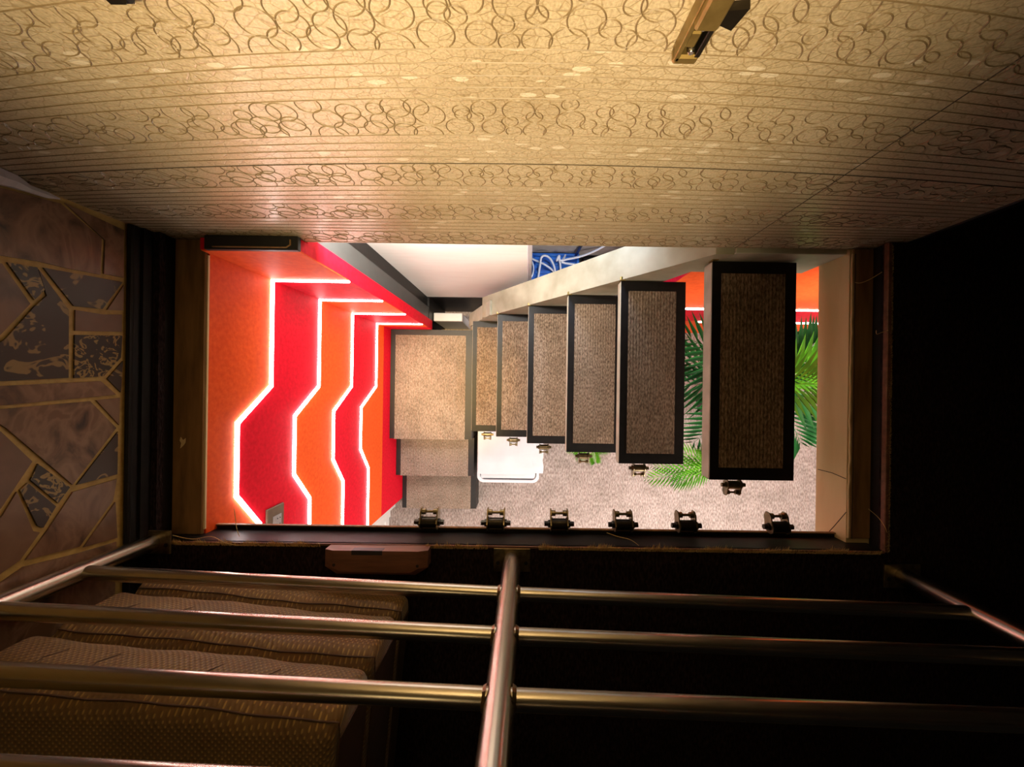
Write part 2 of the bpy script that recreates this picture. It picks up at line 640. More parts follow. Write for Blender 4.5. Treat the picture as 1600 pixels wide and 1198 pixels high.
# lower floor
struct(MB().box(-1.25, 3.2, -3.0, 1.3, -0.06, 0).build('floor', 'carpet_grey', origin=(0, 0, 0)),
       'pinkish grey ribbed carpet floor of the bright lower room', 'floor')
# upper floor: carpeted slab round the stair opening
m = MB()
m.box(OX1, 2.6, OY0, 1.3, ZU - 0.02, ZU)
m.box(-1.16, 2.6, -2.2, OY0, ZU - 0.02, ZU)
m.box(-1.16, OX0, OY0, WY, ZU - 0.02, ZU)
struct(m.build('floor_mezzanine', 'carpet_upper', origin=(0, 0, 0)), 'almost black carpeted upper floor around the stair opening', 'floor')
# slab core under the carpet
m = MB()
m.box(1.09, 2.6, OY0 - 0.01, 1.3, ZU - 0.06, ZU - 0.02)
m.box(-1.16, 2.6, -2.2, OY0 - 0.01, ZU - 0.06, ZU - 0.02)
m.box(-1.16, OX0 - 0.004, OY0, WY, ZU - 0.06, ZU - 0.02)
struct(m.build('floor_boards', 'black_paint', origin=(0, 0, 0)), 'black floor boards under the carpet at the stair opening', 'floor')
# ceiling of the lower room
m = MB()
m.box(RX, 3.2, -0.53, 1.3, 1.95, ZU - 0.061)
m.box(-1.25, 3.2, -3.0, -0.53, 1.95, ZU - 0.061)
struct(m.build('ceiling', 'plaster_cream', origin=(0, 0, 0)), 'cream plaster ceiling edge below the upper floor', 'ceiling')
# hairline cracks on the cream fascia
m = MB()
for (a, b_) in (((1278, 733), (1322, 748)), ((1285, 842), (1322, 800))):
    p0, p1 = on_x(a[0], a[1], RX - 0.0004), on_x(b_[0], b_[1], RX - 0.0004)
    mid = (p0 + p1) / 2 + Vector((0, 0.004, 0.004))
    m.tube([p0, mid, p1], 0.0012, 5)
cr = m.build('plaster_crack', 'seam_dark', bpy.data.objects['ceiling'])

# papered wall
m = MB().box(-1.16, 1.14, WY, WY + 0.05, CAM_Z - 1.227, CAM_Z + 1.6)
wb = struct(m.build('wall_back', 'wallpaper', origin=(0, 0, 0)), 'gold embossed wallpaper wall with rings and lines above the stair', 'wall')
Z0, PER = 2.522, 0.1767


def bow(x, z):
    d = CAM_Z - z
    k = max(0.0, 0.15 * (1.15 - d))
    return -k * x * x


# embossed lines: five per striped band
m = MB()
ztop = CAM_Z - 0.33
for b_ in range(-3, 4):
    for k in range(5):
        z = Z0 + b_ * PER + k * PER / 8
        if not (CAM_Z - 1.22 < z < ztop):
            continue
        hw = 0.0011 if not (b_ == 0 and k == 0) else 0.0004
        xs = [-1.155 + 2.29 * i / 48 for i in range(49)]
        vs, fs = [], []
        for i, x in enumerate(xs):
            zz = z + bow(x, z)
            vs += [(x, WY, zz - hw), (x, WY - 0.0011, zz), (x, WY, zz + hw)]
            if i:
                j = i * 3
                fs += [(j - 3, j, j + 1, j - 2), (j - 2, j + 1, j + 2, j - 1)]
        m.add(vs, fs)
tag(m.build('embossed_line', 'wallpaper_relief', wb), kind='stuff')
# embossed rings
m = MB()
for b_ in range(-3, 3):
    z_lo = Z0 + b_ * PER + PER / 2
    z_hi = Z0 + (b_ + 1) * PER
    if z_lo > ztop or z_hi < CAM_Z - 1.21:
        continue
    r2 = random.Random(3)
    x = -1.16
    rings = []
    while x < 1.14:
        for row in (0.14, 0.46, 0.80):
            rr = r2.choice((0.0125, 0.018, 0.0215, 0.0235))
            rings.append((x + r2.uniform(-0.016, 0.016), z_lo + PER / 2 * row + r2.uniform(-0.011, 0.011), rr))
        x += 0.047
    for (cx, cz, rr) in rings:
        n = 26
        w_ = 0.00105
        prev = None
        for i in range(n + 1):
            a = 2 * math.pi * i / n
            ca, sa = math.cos(a), math.sin(a)
            q = []
            ok = True
            for rad, y in ((rr - w_, WY), (rr, WY - 0.0012), (rr + w_, WY)):
                px_, pz = cx + ca * rad * 1.12, cz + sa * rad
                if not (z_lo < pz < z_hi) or not (-1.157 < px_ < 1.138):
                    ok = False
                q.append(Vector((px_, y, pz + bow(px_, pz))))
            if ok and prev is not None:
                m.add(prev + q, [(0, 3, 4, 1), (1, 4, 5, 2)])
            prev = q if ok else None
tag(m.build('embossed_ring', 'wallpaper_relief', wb), kind='stuff')
# sheet joints
m = MB()
xs = [-1.155 + 2.29 * i / 48 for i in range(49)]
m.tube([(x, WY, Z0 + bow(x, Z0) - 0.0005) for x in xs], 0.0014, 5)
m.build('sheet_joint', 'seam_dark', wb)
m = MB().tube([(0.655, WY, CAM_Z - 1.225), (0.655, WY, CAM_Z + 1.0)], 0.0012, 5)
m.build('sheet_joint', 'seam_dark', wb)
# black post at the free end of the papered wall
struct(MB().cbox(1.14, 1.165, WY - 0.004, WY + 0.06, ZU, CAM_Z + 1.6, 0.003).build('trim_1', 'black_paint'),
       'thin black corner trim at the right end of the papered wall', 'trim')

# tiled wall on the left
TX = -1.16
wl = struct(MB().box(TX - 0.06, TX, -2.2, WY + 0.05, ZU, CAM_Z + 1.6).build('wall_left', 'grout', origin=(0, 0, 0)),
            'brown and gold broken marble tile wall on the left', 'wall')
TILES = [
    ('tile_marble', [(-60, 40), (175, 100), (302, 210), (298, 322), (205, 308), (105, 285), (-60, 255)]),
    ('tile_marble', [(178, 98), (385, 190), (370, 335), (300, 322), (304, 208)]),
    ('tile_damask', [(5, 272), (108, 287), (136, 368), (98, 400)]),
    ('tile_rose', [(-80, 262), (2, 274), (96, 402), (0, 500), (-80, 560)]),
    ('tile_blackgold', [(112, 290), (370, 338), (302, 424), (206, 414)]),
    ('tile_blackgold', [(110, 292), (205, 415), (203, 625), (0, 637), (-80, 640), (-80, 565), (0, 505), (98, 402), (137, 370)]),
    ('tile_plain', [(207, 416), (302, 426), (365, 432), (362, 488), (207, 484)]),
    ('tile_rose', [(304, 424), (370, 342), (368, 430)]),
    ('tile_damask', [(207, 486), (362, 490), (358, 560), (300, 622), (206, 625)]),
    ('tile_marble', [(-80, 644), (300, 626), (345, 668), (-80, 708)]),
    ('tile_blackgold', [(302, 622), (359, 562), (352, 668)]),
    ('tile_marble', [(-80, 712), (268, 682), (345, 765), (212, 938), (0, 765), (-80, 712)]),
    ('tile_rose', [(270, 680), (352, 670), (348, 763)]),
    ('tile_plain', [(-80, 714), (0, 767), (102, 860), (0, 1008), (-80, 1090)]),
    ('tile_damask', [(102, 862), (210, 940), (170, 992), (74, 915)]),
    ('tile_blackgold', [(73, 917), (170, 994), (125, 1065), (105, 1060), (47, 940)]),
    ('tile_blackgold', [(345, 768), (212, 938), (345, 905)]),
    ('tile_marble', [(208, 944), (345, 908), (336, 972), (230, 1120), (60, 1160), (126, 1066)]),
    ('tile_rose', [(46, 942), (104, 1061), (124, 1067), (58, 1160), (0, 1198), (-80, 1260), (-80, 1094), (0, 1012)]),
    ('tile_rose', [(337, 974), (345, 1090), (232, 1121)]),
    ('tile_marble', [(-80, 1262), (60, 1164), (230, 1123), (345, 1092), (340, 1250), (0, 1480), (-80, 1520)]),
]
for mat, poly in TILES:
    pts = [on_x(x / 1.873, 260 + y / 1.873, TX) for x, y in poly]
    pts = [Vector((TX, p.y, p.z)) for p in pts if True]
    pts = [Vector((p.x, min(p.y, WY - 0.002), max(p.z, ZU + 0.062))) for p in pts]
    c = sum(pts, Vector()) / len(pts)
    ins = []
    for p in pts:
        d = (p - c)
        L = d.length
        ins.append(c + d * max(0.6, (L - 0.0075) / L) if L > 1e-6 else p)
    # drop duplicate corners
    q = [ins[0]]
    for p in ins[1:]:
        if (p - q[-1]).length > 0.002:
            q.append(p)
    if (q[0] - q[-1]).length < 0.002:
        q.pop()
    MB().prism(q, (0.004, 0, 0)).build('tile', mat, wl)
# black moulded skirting under the tiles
m = MB()
m.box(TX, TX + 0.016, -2.2, WY - 0.001, ZU, ZU + 0.05)
m.box(TX + 0.016, TX + 0.024, -2.2, WY - 0.001, ZU, ZU + 0.03)
m.tube([(TX + 0.009, -2.2, ZU + 0.052), (TX + 0.009, WY - 0.001, ZU + 0.052)], 0.008, 8)
struct(m.build('baseboard_left', 'black_paint'), 'black moulded skirting board under the marble tiles', 'baseboard')

# opening linings
tl = struct(MB().cbox(OX0, LX - 0.004, OY0 + 0.0045, WY - 0.002, ZU - 0.0612, ZU - 0.05, 0.002).build('trim_2', 'brown_wood'),
            'brown wooden ledge with a chipped spot along the red wall', 'trim')
p = U(290, 690, DU + 0.06)
m = MB()
pts = []
for k in range(9):
    a = 2 * math.pi * k / 9
    r_ = 0.011 + 0.006 * math.sin(2.3 * k)
    pts.append(Vector((p.x + math.cos(a) * r_ * 0.8, p.y + math.sin(a) * r_ * 1.3, ZU - 0.0502)))
m.prism(pts, (0, 0, 0.0012)).build('chip', 'plaster_cream', tl)
MB().box(LX - 0.004, LX + 0.001, OY0 + 0.02, 0.40, ZU - 0.0614, ZU - 0.055).build('edge_bead', 'plaster_cream', tl)
tr = struct(MB().cbox(RX + 0.006, OX1 + 0.004, OY0 + 0.02, WY - 0.002, ZU - 0.061, ZU - 0.052, 0.002).build('trim_3', 'brown_wood'),
            'brown wooden ledge on the cream side of the stair opening', 'trim')
m = MB()
pth = [(RX + 0.004 + rnd.uniform(-0.0015, 0.0015), OY0 + 0.02 + i * 0.031, ZU - 0.056 + rnd.uniform(-0.001, 0.002)) for i in range(30)]
m.tube(pth, 0.0035, 6).build('caulk_bead', 'plaster_cream', tr)
m = MB()
pth = [(RX + 0.011 + rnd.uniform(-0.001, 0.001), OY0 + 0.02 + i * 0.031, ZU - 0.053) for i in range(30)]
m.tube(pth, 0.0022, 6).build('joint_line', 'seam_dark', tr)
struct(MB().box(OX1, OX1 + 0.0065, OY0, WY - 0.002, ZU - 0.05, ZU - 0.021).build('trim_4', 'black_paint'),  # shade below the carpet edge, put in as black
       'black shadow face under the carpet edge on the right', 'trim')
struct(MB().cbox(OX1 - 0.003, OX1 + 0.010, OY0, WY - 0.002, ZU - 0.012, ZU + 0.004, 0.002).build('trim_5', 'red_wood'),
       'dark red wooden nosing along the right carpet edge', 'trim')
# black channel on the railing side, with a brown lower lip
m = MB()
m.box(OX0, OX1, OY0, OY0 + 0.004, ZU - 0.11, ZU - 0.001)
m.box(OX0, OX1, OY0 + 0.004, OY0 + 0.016, ZU - 0.11, ZU - 0.106)
ch = struct(m.build('trim_6', 'black_paint'), 'black steel channel lining the railing side of the opening', 'trim')
MB().box(OX0, OX1, OY0 + 0.016, OY0 + 0.0195, ZU - 0.112, ZU - 0.100).build('lip', 'brown_wood', ch)
MB().cbox(OX0, OX1, OY0 - 0.003, OY0 + 0.004, ZU - 0.010, ZU + 0.003, 0.001).build('nosing', 'red_wood', ch)

# frayed carpet edges
def fuzz(name, p0, p1, out, n, h=0.019, lab=''):
    m = MB()
    p0, p1, out = Vector(p0), Vector(p1), Vector(out)
    T = (p1 - p0).normalized()
    for i in range(n):
        t = rnd.random()
        if rnd.random() < 0.12 * (1 + math.sin(t * 21)):
            continue
        b = p0.lerp(p1, t) + out * rnd.uniform(-0.004, 0.002)
        hh = h * rnd.uniform(0.6, 1.4) * (0.8 + 0.4 * math.sin(t * 37 + 1))
        tip = b + out * hh * rnd.uniform(0.4, 1.0) + Vector((0, 0, hh * rnd.uniform(0.2, 0.8))) + T * rnd.uniform(-0.004, 0.004)
        w_ = T * 0.0011
        u = Vector((0, 0, 0.0011))
        m.add([b - w_, b + w_, b + u + out * 0.0007, tip], [(0, 1, 3), (1, 2, 3), (2, 0, 3)])
    return m.build(name, 'carpet_fuzz', origin=p0)


ZC = ZU + 0.001
for k, (xa, xb, lab) in enumerate(((-1.06, -0.62, 'frayed carpet edge left of the wooden block'),
                                   (-0.30, -0.115, 'frayed carpet edge between the wooden block and the middle post'),
                                   (0.04, 1.07, 'frayed carpet edge right of the middle post'))):
    tag(fuzz('carpet_fringe', (xa, OY0 - 0.004, ZC), (xb, OY0 - 0.004, ZC), (0, 1, 0), int(3000 * (xb - xa))), lab, 'carpet edge', None, 'stuff')
tag(fuzz('carpet_fringe', (OX1 + 0.012, OY0, ZC), (OX1 + 0.012, WY - 0.01, ZC), (-1, 0, 0), 2400, 0.010),
    'frayed carpet edge along the right side of the opening', 'carpet edge', None, 'stuff')

# ------------------------------------------------------------------ red and orange wall
Yk = [0.406, -0.014, -0.144, -0.400, -0.540, -0.930]
LEDD = [(1.517, 1.343, 1.463), (1.863, 1.674, 1.798), (2.21, 2.01, 2.123), (2.567, 2.34, 2.459)]


def led_path(k):
    h, mdl, e = LEDD[k]
    return [(Yk[0], h), (Yk[1], h), (Yk[2], mdl), (Yk[3], mdl), (Yk[4], e), (Yk[5], e)]


wr = struct(MB().box(LX - 0.10, LX - 0.004, Yk[5], 0.475, 0.0, ZU - 0.0615).build('wall_left_lower', 'red_paper', origin=(0, 0, 0)),
            'orange and red zigzag striped wall lined with white light strips', 'wall')
tops = [[(Yk[0], CAM_Z - (ZU - 0.062)), (Yk[5], CAM_Z - (ZU - 0.062))]] + [led_path(k) for k in range(4)] + \
       [[(Yk[0], 2.70), (Yk[5], 2.70)]] + [[(Yk[0], 3.3), (Yk[5], 3.3)]]
cols = ['orange_paper', 'red_paper', 'orange_paper', 'red_paper', 'orange_paper', 'red_paper']
for k in range(6):
    up, dn = tops[k], tops[k + 1]
    poly = [Vector((LX - 0.004, y, CAM_Z - d)) for y, d in up] + [Vector((LX - 0.004, y, CAM_Z - d)) for y, d in reversed(dn)]
    MB().prism(poly, (0.004, 0, 0)).build('band_panel', cols[k], wr)
# return wall
RY, RXE = 0.406, -0.713
wt = struct(MB().box(LX - 0.004, RXE, RY + 0.004, RY + 0.066, 0.4665, 2.068).box(LX - 0.004, RXE, RY + 0.004, WY - 0.004, 2.068, ZU - 0.03).build('wall_return', 'red_paper', origin=(0, 0, 0)),
            'short striped return wall with a red end beside the white partition', 'wall')
hs = [CAM_Z - (ZU - 0.03)] + [l[0] for l in LEDD] + [2.70, 2.8335]
for k in range(6):
    MB().box(LX, RXE - 0.0005, RY, RY + 0.004, CAM_Z - hs[k], CAM_Z - hs[k + 1]).build('band_panel', cols[k], wt)
# LED strips
names = ['topmost', 'second', 'third', 'lowest']
for k in range(4):
    t = thing('led_strip', '%s white light strip zigzagging along the left red and orange wall' % names[k], 'light strip',
              (LX, 0, CAM_Z - LEDD[k][0]), 'white light strips on the striped wall')
    pts = [Vector((LX, y, CAM_Z - d)) for y, d in led_path(k)]
    pts[0].y -= 0.006
    pts[-1].y += 0.002
    MB().ribbon(pts, None, 0.014, (0.007, 0, 0)).build('wall_run', 'led_white', t)
    z = CAM_Z - LEDD[k][0]
    MB().box(LX + 0.0005, RXE + 0.001, RY - 0.007, RY - 0.0005, z - 0.006, z + 0.006).build('return_run', 'led_white', t)
# dark ledge on top of the return wall
m = MB().cbox(LX + 0.022, RXE + 0.004, RY - 0.001, WY - 0.002, ZU - 0.03, ZU - 0.012, 0.002)
lg = struct(m.build('trim_7', 'dark_rubber'), 'dark grooved ledge on top of the striped return wall', 'trim')
ZG = ZU - 0.0105
MB().tube([(LX + 0.05, RY + 0.006, ZG), (RXE - 0.03, RY + 0.006, ZG), (RXE - 0.018, RY + 0.014, ZG), (RXE - 0.018, RY + 0.030, ZG)],
          0.0025, 6).build('groove_bead', 'brown_wood', lg)

# socket on the red wall
pa, pb = on_x(419, 789, LX), on_x(440, 789, LX)
z1, z0 = CAM_Z - 1.497, CAM_Z - 1.600
t = thing('wall_socket', 'bronze socket plate with grey inserts low on the red band', 'socket', (LX, -0.55, z0))
MB().cbox(LX, LX + 0.010, -0.64, -0.497, z0, z1, 0.003).build('plate', 'socket_bronze', t)
MB().cbox(LX + 0.010, LX + 0.012, -0.615, -0.535, z0 + 0.02, z1 - 0.03, 0.001).build('insert', 'socket_grey', t)
for dy in (-0.55, -0.575):
    for dz in (0.030, 0.045):
        MB().tube([(LX + 0.012, dy, z0 + dz), (LX + 0.0128, dy, z0 + dz)], 0.003, 8).build('pin_hole', 'pot_black', t)

# white door set back past the end of the striped wall
d1 = thing('door_1', 'white panelled door seen at the foot of the striped wall', 'door', (-1.19, -1.5, 0))
struct(d1)
MB().box(-1.24, -1.19, -2.4, -1.14, 0, 1.94).build('door_leaf', 'plaster_white', d1)
MB().cbox(-1.24, -1.165, -1.14, -1.05, 0, 1.94, 0.004).build('door_frame', 'panel_white', d1)
MB().cbox(-1.19, -1.18, -2.3, -1.2, 0.15, 0.9, 0.004).build('door_panel', 'panel_white', d1)
MB().cbox(-1.19, -1.175, -2.4, -1.14, 0.0, 0.09, 0.003).build('kick_plate', 'panel_white', d1)
struct(MB().box(-1.25, -1.125, -1.05, -0.94, 0, 1.94).build('wall_left_reveal', 'plaster_white', origin=(0, 0, 0)),
       'white plaster reveal beside the white door', 'wall')

# white partition behind the stair with black wainscot
WPY = 0.634
struct(MB().box(-0.775, -0.012, WPY, WPY + 0.03, 0.53, 2.05).build('wall_partition', 'panel_white', origin=(0, 0, 0)),
       'white partition wall seen beyond the stair beam', 'wall')
m = MB()
m.box(-0.80, 0.0, WPY - 0.004, WPY + 0.03, 0, 0.53)
struct(m.build('baseboard_partition', 'black_paint', origin=(0, 0, 0)), 'tall black skirting below the white partition', 'baseboard')
struct(MB().cbox(-0.012, 0.012, WPY - 0.004, WPY + 0.06, 0.0, 2.05, 0.003).build('trim_8', 'grey_strip'),
       'pale grey metal edge profile of the white partition', 'trim')
struct(MB().box(-0.775, -0.725, 0.476, 0.560, 0.53, 2.02).build('wall_side_panel', 'grey_panel', origin=(0, 0, 0)),
       'dark grey side panel between red wall end and white partition', 'wall')
struct(MB().box(-0.80, -0.72, 0.476, 0.63, 0.0, 0.53).build('baseboard_side', 'black_paint', origin=(0, 0, 0)),
       'black skirting under the dark grey side panel', 'baseboard')
struct(MB().box(-0.79, -0.735, 0.561, 0.633, 0.53, 2.02).build('trim_9', 'black_paint'),
       'black gap strip between grey panel and white partition', 'trim')
tag(MB().cbox(-0.715, -0.50, 0.478, 0.54, 0.0, 0.42, 0.004).build('white_board', 'white_plastic'),
    'white board standing in the gap behind the carpeted landing', 'board')
# store behind
struct(MB().box(-0.8, 3.2, 1.0, 1.05, 0, 2.07).build('wall_store', 'concrete', origin=(0, 0, 0)),
       'mottled grey concrete wall behind the blue crate', 'wall')
# red and orange wall under the stair head
SY = 0.475
ws = struct(MB().box(0.66, 2.3, SY + 0.004, SY + 0.06, 0, 1.86).build('wall_stair_side', 'red_paper', origin=(0, 0, 0)),
            'orange and red wall glimpsed behind the top treads', 'wall')
zz = [1.86, CAM_Z - 2.28, CAM_Z - 2.70, 0]
for k, c in enumerate(('orange_paper', 'red_paper', 'orange_paper')):
    MB().box(0.66, 2.3, SY, SY + 0.004, zz[k + 1], zz[k]).build('band_panel', c, ws)
tag(MB().box(0.66, 2.3, SY - 0.007, SY - 0.0005, zz[1] - 0.008, zz[1] + 0.008).build('led_strip', 'led_white'),
    'upper straight white light strip on the orange wall behind the top treads', 'light strip', 'white light strips on the striped wall')
tag(MB().box(1.2, 2.3, SY - 0.007, SY - 0.0005, zz[2] - 0.03, zz[2] - 0.016).build('led_strip', 'led_white'),
    'lower straight white light strip behind the palm tips', 'light strip', 'white light strips on the striped wall')
# header over the stair head
struct(MB().cbox(0.6605, 1.016, 0.435, 0.470, 1.865, CAM_Z - 1.230, 0.002).build('trim_10', 'tread_metal'),
       'grey metal header where the stair beam meets the upper floor', 'trim')
# far walls of the lower room
struct(MB().box(3.2, 3.25, -3.0, 1.3, 0, 2.07).build('wall_right_lower', 'plaster_white', origin=(0, 0, 0)), 'white wall of the lower room on the right', 'wall')
struct(MB().box(-1.25, 3.2, -3.05, -3.0, 0, 2.07).build('wall_front_lower', 'plaster_white', origin=(0, 0, 0)), 'white front wall of the lower room', 'wall')

# ================================================================== STAIRCASE
st = thing('open_riser_staircase', 'open-riser stair with black framed carpeted treads hung on a beige beam', 'staircase', (0.1, 0.1, 0.4))
TW0, TW1 = -0.306, 0.430
RISE = 0.2556


def clamp_mesh(c, m=None):
    """strap clamp: roller between two side plates, small rollers at the back"""
    m = m or MB()
    x, y, z = c
    return m


def plate_pts(x, y, z):
    """outline of a side plate in the y-z plane (rounded at the roller, necked to the small pin)"""
    pts = []
    for k in range(9):
        a = math.radians(-160 + 200 * k / 8 - 60)
        pts.append((y + 0.021 * math.cos(a), z + 0.024 * math.sin(a)))
    pts = [(y - 0.020, z - 0.012), (y - 0.022, z + 0.006), (y - 0.014, z + 0.019), (y + 0.001, z + 0.022), (y + 0.016, z + 0.012),
           (y + 0.034, z + 0.008), (y + 0.044, z - 0.002), (y + 0.044, z - 0.020), (y + 0.030, z - 0.030), (y + 0.010, z - 0.026), (y - 0.010, z - 0.024)]
    return [Vector((x, a, b)) for a, b in pts]


def clamp_pieces():
    P = {}
    P['side_plate'] = [MB().prism(plate_pts(s * 0.027 - 0.002, 0, 0), (0.004, 0, 0)) for s in (-1, 1)]
    P['roller'] = [MB().tube([(-0.0245, 0, 0), (-0.0225, 0, 0), (-0.0215, 0, 0), (0.0215, 0, 0), (0.0225, 0, 0), (0.0245, 0, 0)],
                             [0.0195, 0.0195, 0.0172, 0.0172, 0.0195, 0.0195], 18)]
    P['pin'] = [MB().tube([(-0.024, 0.032, -0.008), (0.024, 0.032, -0.008)], 0.0045, 10)]
    P['small_roller'] = [MB().tube([(s * 0.0245, 0.032, -0.008), (s * 0.012, 0.032, -0.008)], 0.0095, 12) for s in (-1, 1)]
    P['bolt'] = [MB().tube([(s * 0.029, 0, 0), (s * 0.036, 0, 0), (s * 0.0362, 0, 0), (s * 0.0480, 0, 0)], [0.0125, 0.0125, 0.0085, 0.0085], 6) for s in (-1, 1)]
    return P


CP = clamp_pieces()
TRX = [0.6175] + [0.3705 - 0.187 * i for i in range(5)]
CLX = [330, 213, 125, 42, -39, -125]
for i in range(6):
    z = 2.0 - RISE * i
    x0 = TRX[i]
    x1 = x0 + (0.285 if i == 0 else 0.262)
    th = 0.06 if i == 0 else 0.05
    td = MB().cbox(x0, x1, TW0, TW1, z - th, z - 0.004, 0.002).build('tread', 'tread_metal', st)
    ORG[td.name] = ORG[st.name].copy()
    fw = 0.032
    for bx in ((x0 + 0.002, x0 + fw, TW0, TW1), (x1 - fw - 0.006, x1 + 0.001, TW0, TW1),
               (x0 + fw, x1 - fw - 0.006, TW0, TW0 + 0.040), (x0 + fw, x1 - fw - 0.006, TW1 - 0.040, TW1)):
        MB().box(*bx, z - 0.004, z).build('edge_bar', 'black_paint', td)
    MB().box(x0 + 0.002, x1 + 0.001, TW0 - 0.002, TW0, z - 0.03, z).build('end_bar', 'black_paint', td)
    MB().box(x0 + fw, x1 - fw - 0.006, TW0 + 0.04, TW1 - 0.04, z - 0.004, z + 0.0025).build('carpet_inlay', 'carpet_brown', td)
    # clamp on the free end
    cx = CLX[i] * 1.3 / 600
    c = Vector((cx, TW0 - 0.026, z - 0.03))
    cm = MB()
    for key, lst in CP.items():
        for q in lst:
            cm.add([Vector((p.x, -p.y if key in ('side_plate', 'pin', 'small_roller') else p.y, p.z)) * 0.85 + c for p in q.v], [tuple(reversed(f)) for f in q.f] if key in ('side_plate', 'pin', 'small_roller') else q.f)
    smooth_by_angle(cm.build('strap_clamp', 'old_metal', td))
    # rusty lug at the beam side
    if i < 5:
        MB().cbox(x0 - 0.004, x0 + 0.018, TW1 + 0.001, TW1 + 0.016, z - 0.02, z + 0.012, 0.002).build('lug', 'brass_metal', td)

# beam: top edge follows the nosings
sl_ = RISE / 0.187


def nose(x):
    return 2.0 - RISE + (x - 0.3705) * sl_ + 0.01


xa, xb = -0.30, 0.60
zb0, zb1 = nose(xa), nose(xb)
poly = [(xa, zb0), (xb, zb1), (0.66, 2.06), (0.66, 1.87), (xb, 1.87), (0.50, nose(0.50) - 0.32), (xa + 0.03, nose(xa) - 0.30), (xa - 0.02, zb0 - 0.16)]
poly = [(x, min(z, 2.062)) for x, z in poly]
MB().prism([Vector((x, TW1 + 0.004, z)) for x, z in poly], (0, 0.13, 0)).build('beam', 'stringer_paint', st)
# grey web plate under the beam down to the landing
poly = [(-0.44, 0.47), (-0.30, 0.47), (-0.10, 0.75), (-0.24, 0.95), (-0.33, 0.74)]
MB().prism([Vector((x, TW1 + 0.002, z)) for x, z in poly], (0, 0.09, 0)).build('foot_plate', 'tread_metal', st)

# landing and two low box steps
def box_step(name, label, x0, x1, y0, y1, z, bl=0.03, bt=0.0, br=0.045):
    t = thing(name, label, 'step', ((x0 + x1) / 2, (y0 + y1) / 2, 0), 'carpeted box steps at the stair foot')
    MB().cbox(x0, x1, y0, y1, 0.0, z - 0.006, 0.003).build('body', 'dark_rubber', t)
    MB().box(x0 + bl, x1 - br, y0 - 0.003, y1 - bt, z - 0.006, z).build('carpet', 'carpet_step', t)
    MB().box(x0, x0 + bl, y0, y1, z - 0.006, z - 0.001).build('edge_strip', 'dark_rubber', t)
    MB().box(x1 - br, x1, y0, y1, z - 0.006, z + 0.001).build('edge_strip', 'dark_rubber', t)
    if bt:
        MB().box(x0 + bl, x1 - br, y1 - bt, y1, z - 0.006, z - 0.001).build('edge_strip', 'dark_rubber', t)
    MB().box(x0 + bl, x1 - br, y0 - 0.004, y0 - 0.0001, 0.002 if z < 0.2 else z - 0.13, z - 0.006).build('riser_carpet', 'carpet_step', t)
    return t


box_step('stair_landing', 'wide carpeted landing at the foot of the hanging treads', LX + 0.001, -0.412, -0.40, 0.405, 0.4665, 0.035, 0.04, 0.05)
box_step('box_step', 'upper carpeted box step directly below the landing', LX + 0.001, -0.412, -0.705, -0.406, 0.315, 0.035, 0, 0.045)
box_step('box_step', 'lowest carpeted box step next to the floor', LX + 0.001, -0.412, -1.01, -0.711, 0.155, 0.035, 0, 0.045)

# ================================================================== CLAMPS ON THE CHANNEL
clamp = None
ord_ = ['leftmost', 'second from left', 'third from left', 'third from right', 'second from right', 'rightmost']
for i, px in enumerate((672, 775, 873, 972, 1070, 1212)):
    loc = U(px, 824 + 0.004 * (px - 672), DU + 0.10)
    loc = Vector((loc.x, OY0 + 0.022 + 0.019, ZU - 0.088))
    lab = '%s of six metal strap clamps on the black opening edge' % ord_[i]
    if clamp is None:
        clamp = thing('strap_clamp', lab, 'clamp', loc, 'strap clamps along the opening edge')
        for key, lst in CP.items():
            for q in lst:
                w_ = MB(); w_.add([p + Vector(loc) for p in q.v], q.f)
                smooth_by_angle(w_.build(key, 'dark_metal' if key in ('roller', 'bolt') else 'old_metal', clamp))
    else:
        dup(clamp, loc, lab)

# ================================================================== RAILING
pl, pc, pr = U(240, 846, DU), U(800, 874, DU), U(1408, 899, DU)
rail_d = [0.969, 0.806, 0.643, 0.490]
rg = thing('steel_railing', 'brushed steel railing with three posts and four crossbars', 'railing', (pc.x, pc.y, ZU))
TOP = CAM_Z - 0.36
for p in (pl, pc, pr):
    q = smooth_by_angle(MB().tube([(p.x, p.y, ZU + 0.004), (p.x, p.y, TOP)], 0.0255, 24).build('post', 'steel', rg))
for d in rail_d:
    a = Vector((pl.x, pl.y, CAM_Z - d)); c = Vector((pc.x, pc.y, CAM_Z - d)); e = Vector((pr.x, pr.y, CAM_Z - d))
    smooth_by_angle(MB().tube([a, a.lerp(c, 0.5), c - (c - a).normalized() * 0.01], 0.0172, 20).build('crossbar', 'steel', rg))
    smooth_by_angle(MB().tube([c + (e - c).normalized() * 0.01, c.lerp(e, 0.5), e], 0.0172, 20).build('crossbar', 'steel', rg))
    for p, s in ((c, -1), (c, 1)):
        q = p + Vector((s * 0.0262, 0, 0))
        MB().tube([q - Vector((s * 0.004, 0, 0)), q + Vector((s * 0.003, 0, 0))], [0.0215, 0.0175], 16).build('weld_bead', 'old_metal', rg)
smooth_by_angle(MB().tube([(pl.x - 0.03, pl.y, TOP), (pc.x, pc.y, TOP), (pr.x + 0.03, pr.y, TOP)], 0.026, 20).build('handrail', 'steel', rg))
for p in (pl, pc, pr):
    bp = MB().cbox(p.x - 0.055, p.x + 0.055, p.y - 0.035, p.y + 0.035, ZU, ZU + 0.005, 0.001).build('base_plate', 'old_metal', rg)
    for sx, sy in ((-1, -0.4), (1, -0.4)):
        MB().tube([(p.x + sx * 0.042, p.y + sy * 0.02, ZU + 0.005), (p.x + sx * 0.042, p.y + sy * 0.02, ZU + 0.0065)], 0.006, 8).build('screw', 'pot_black', bp)

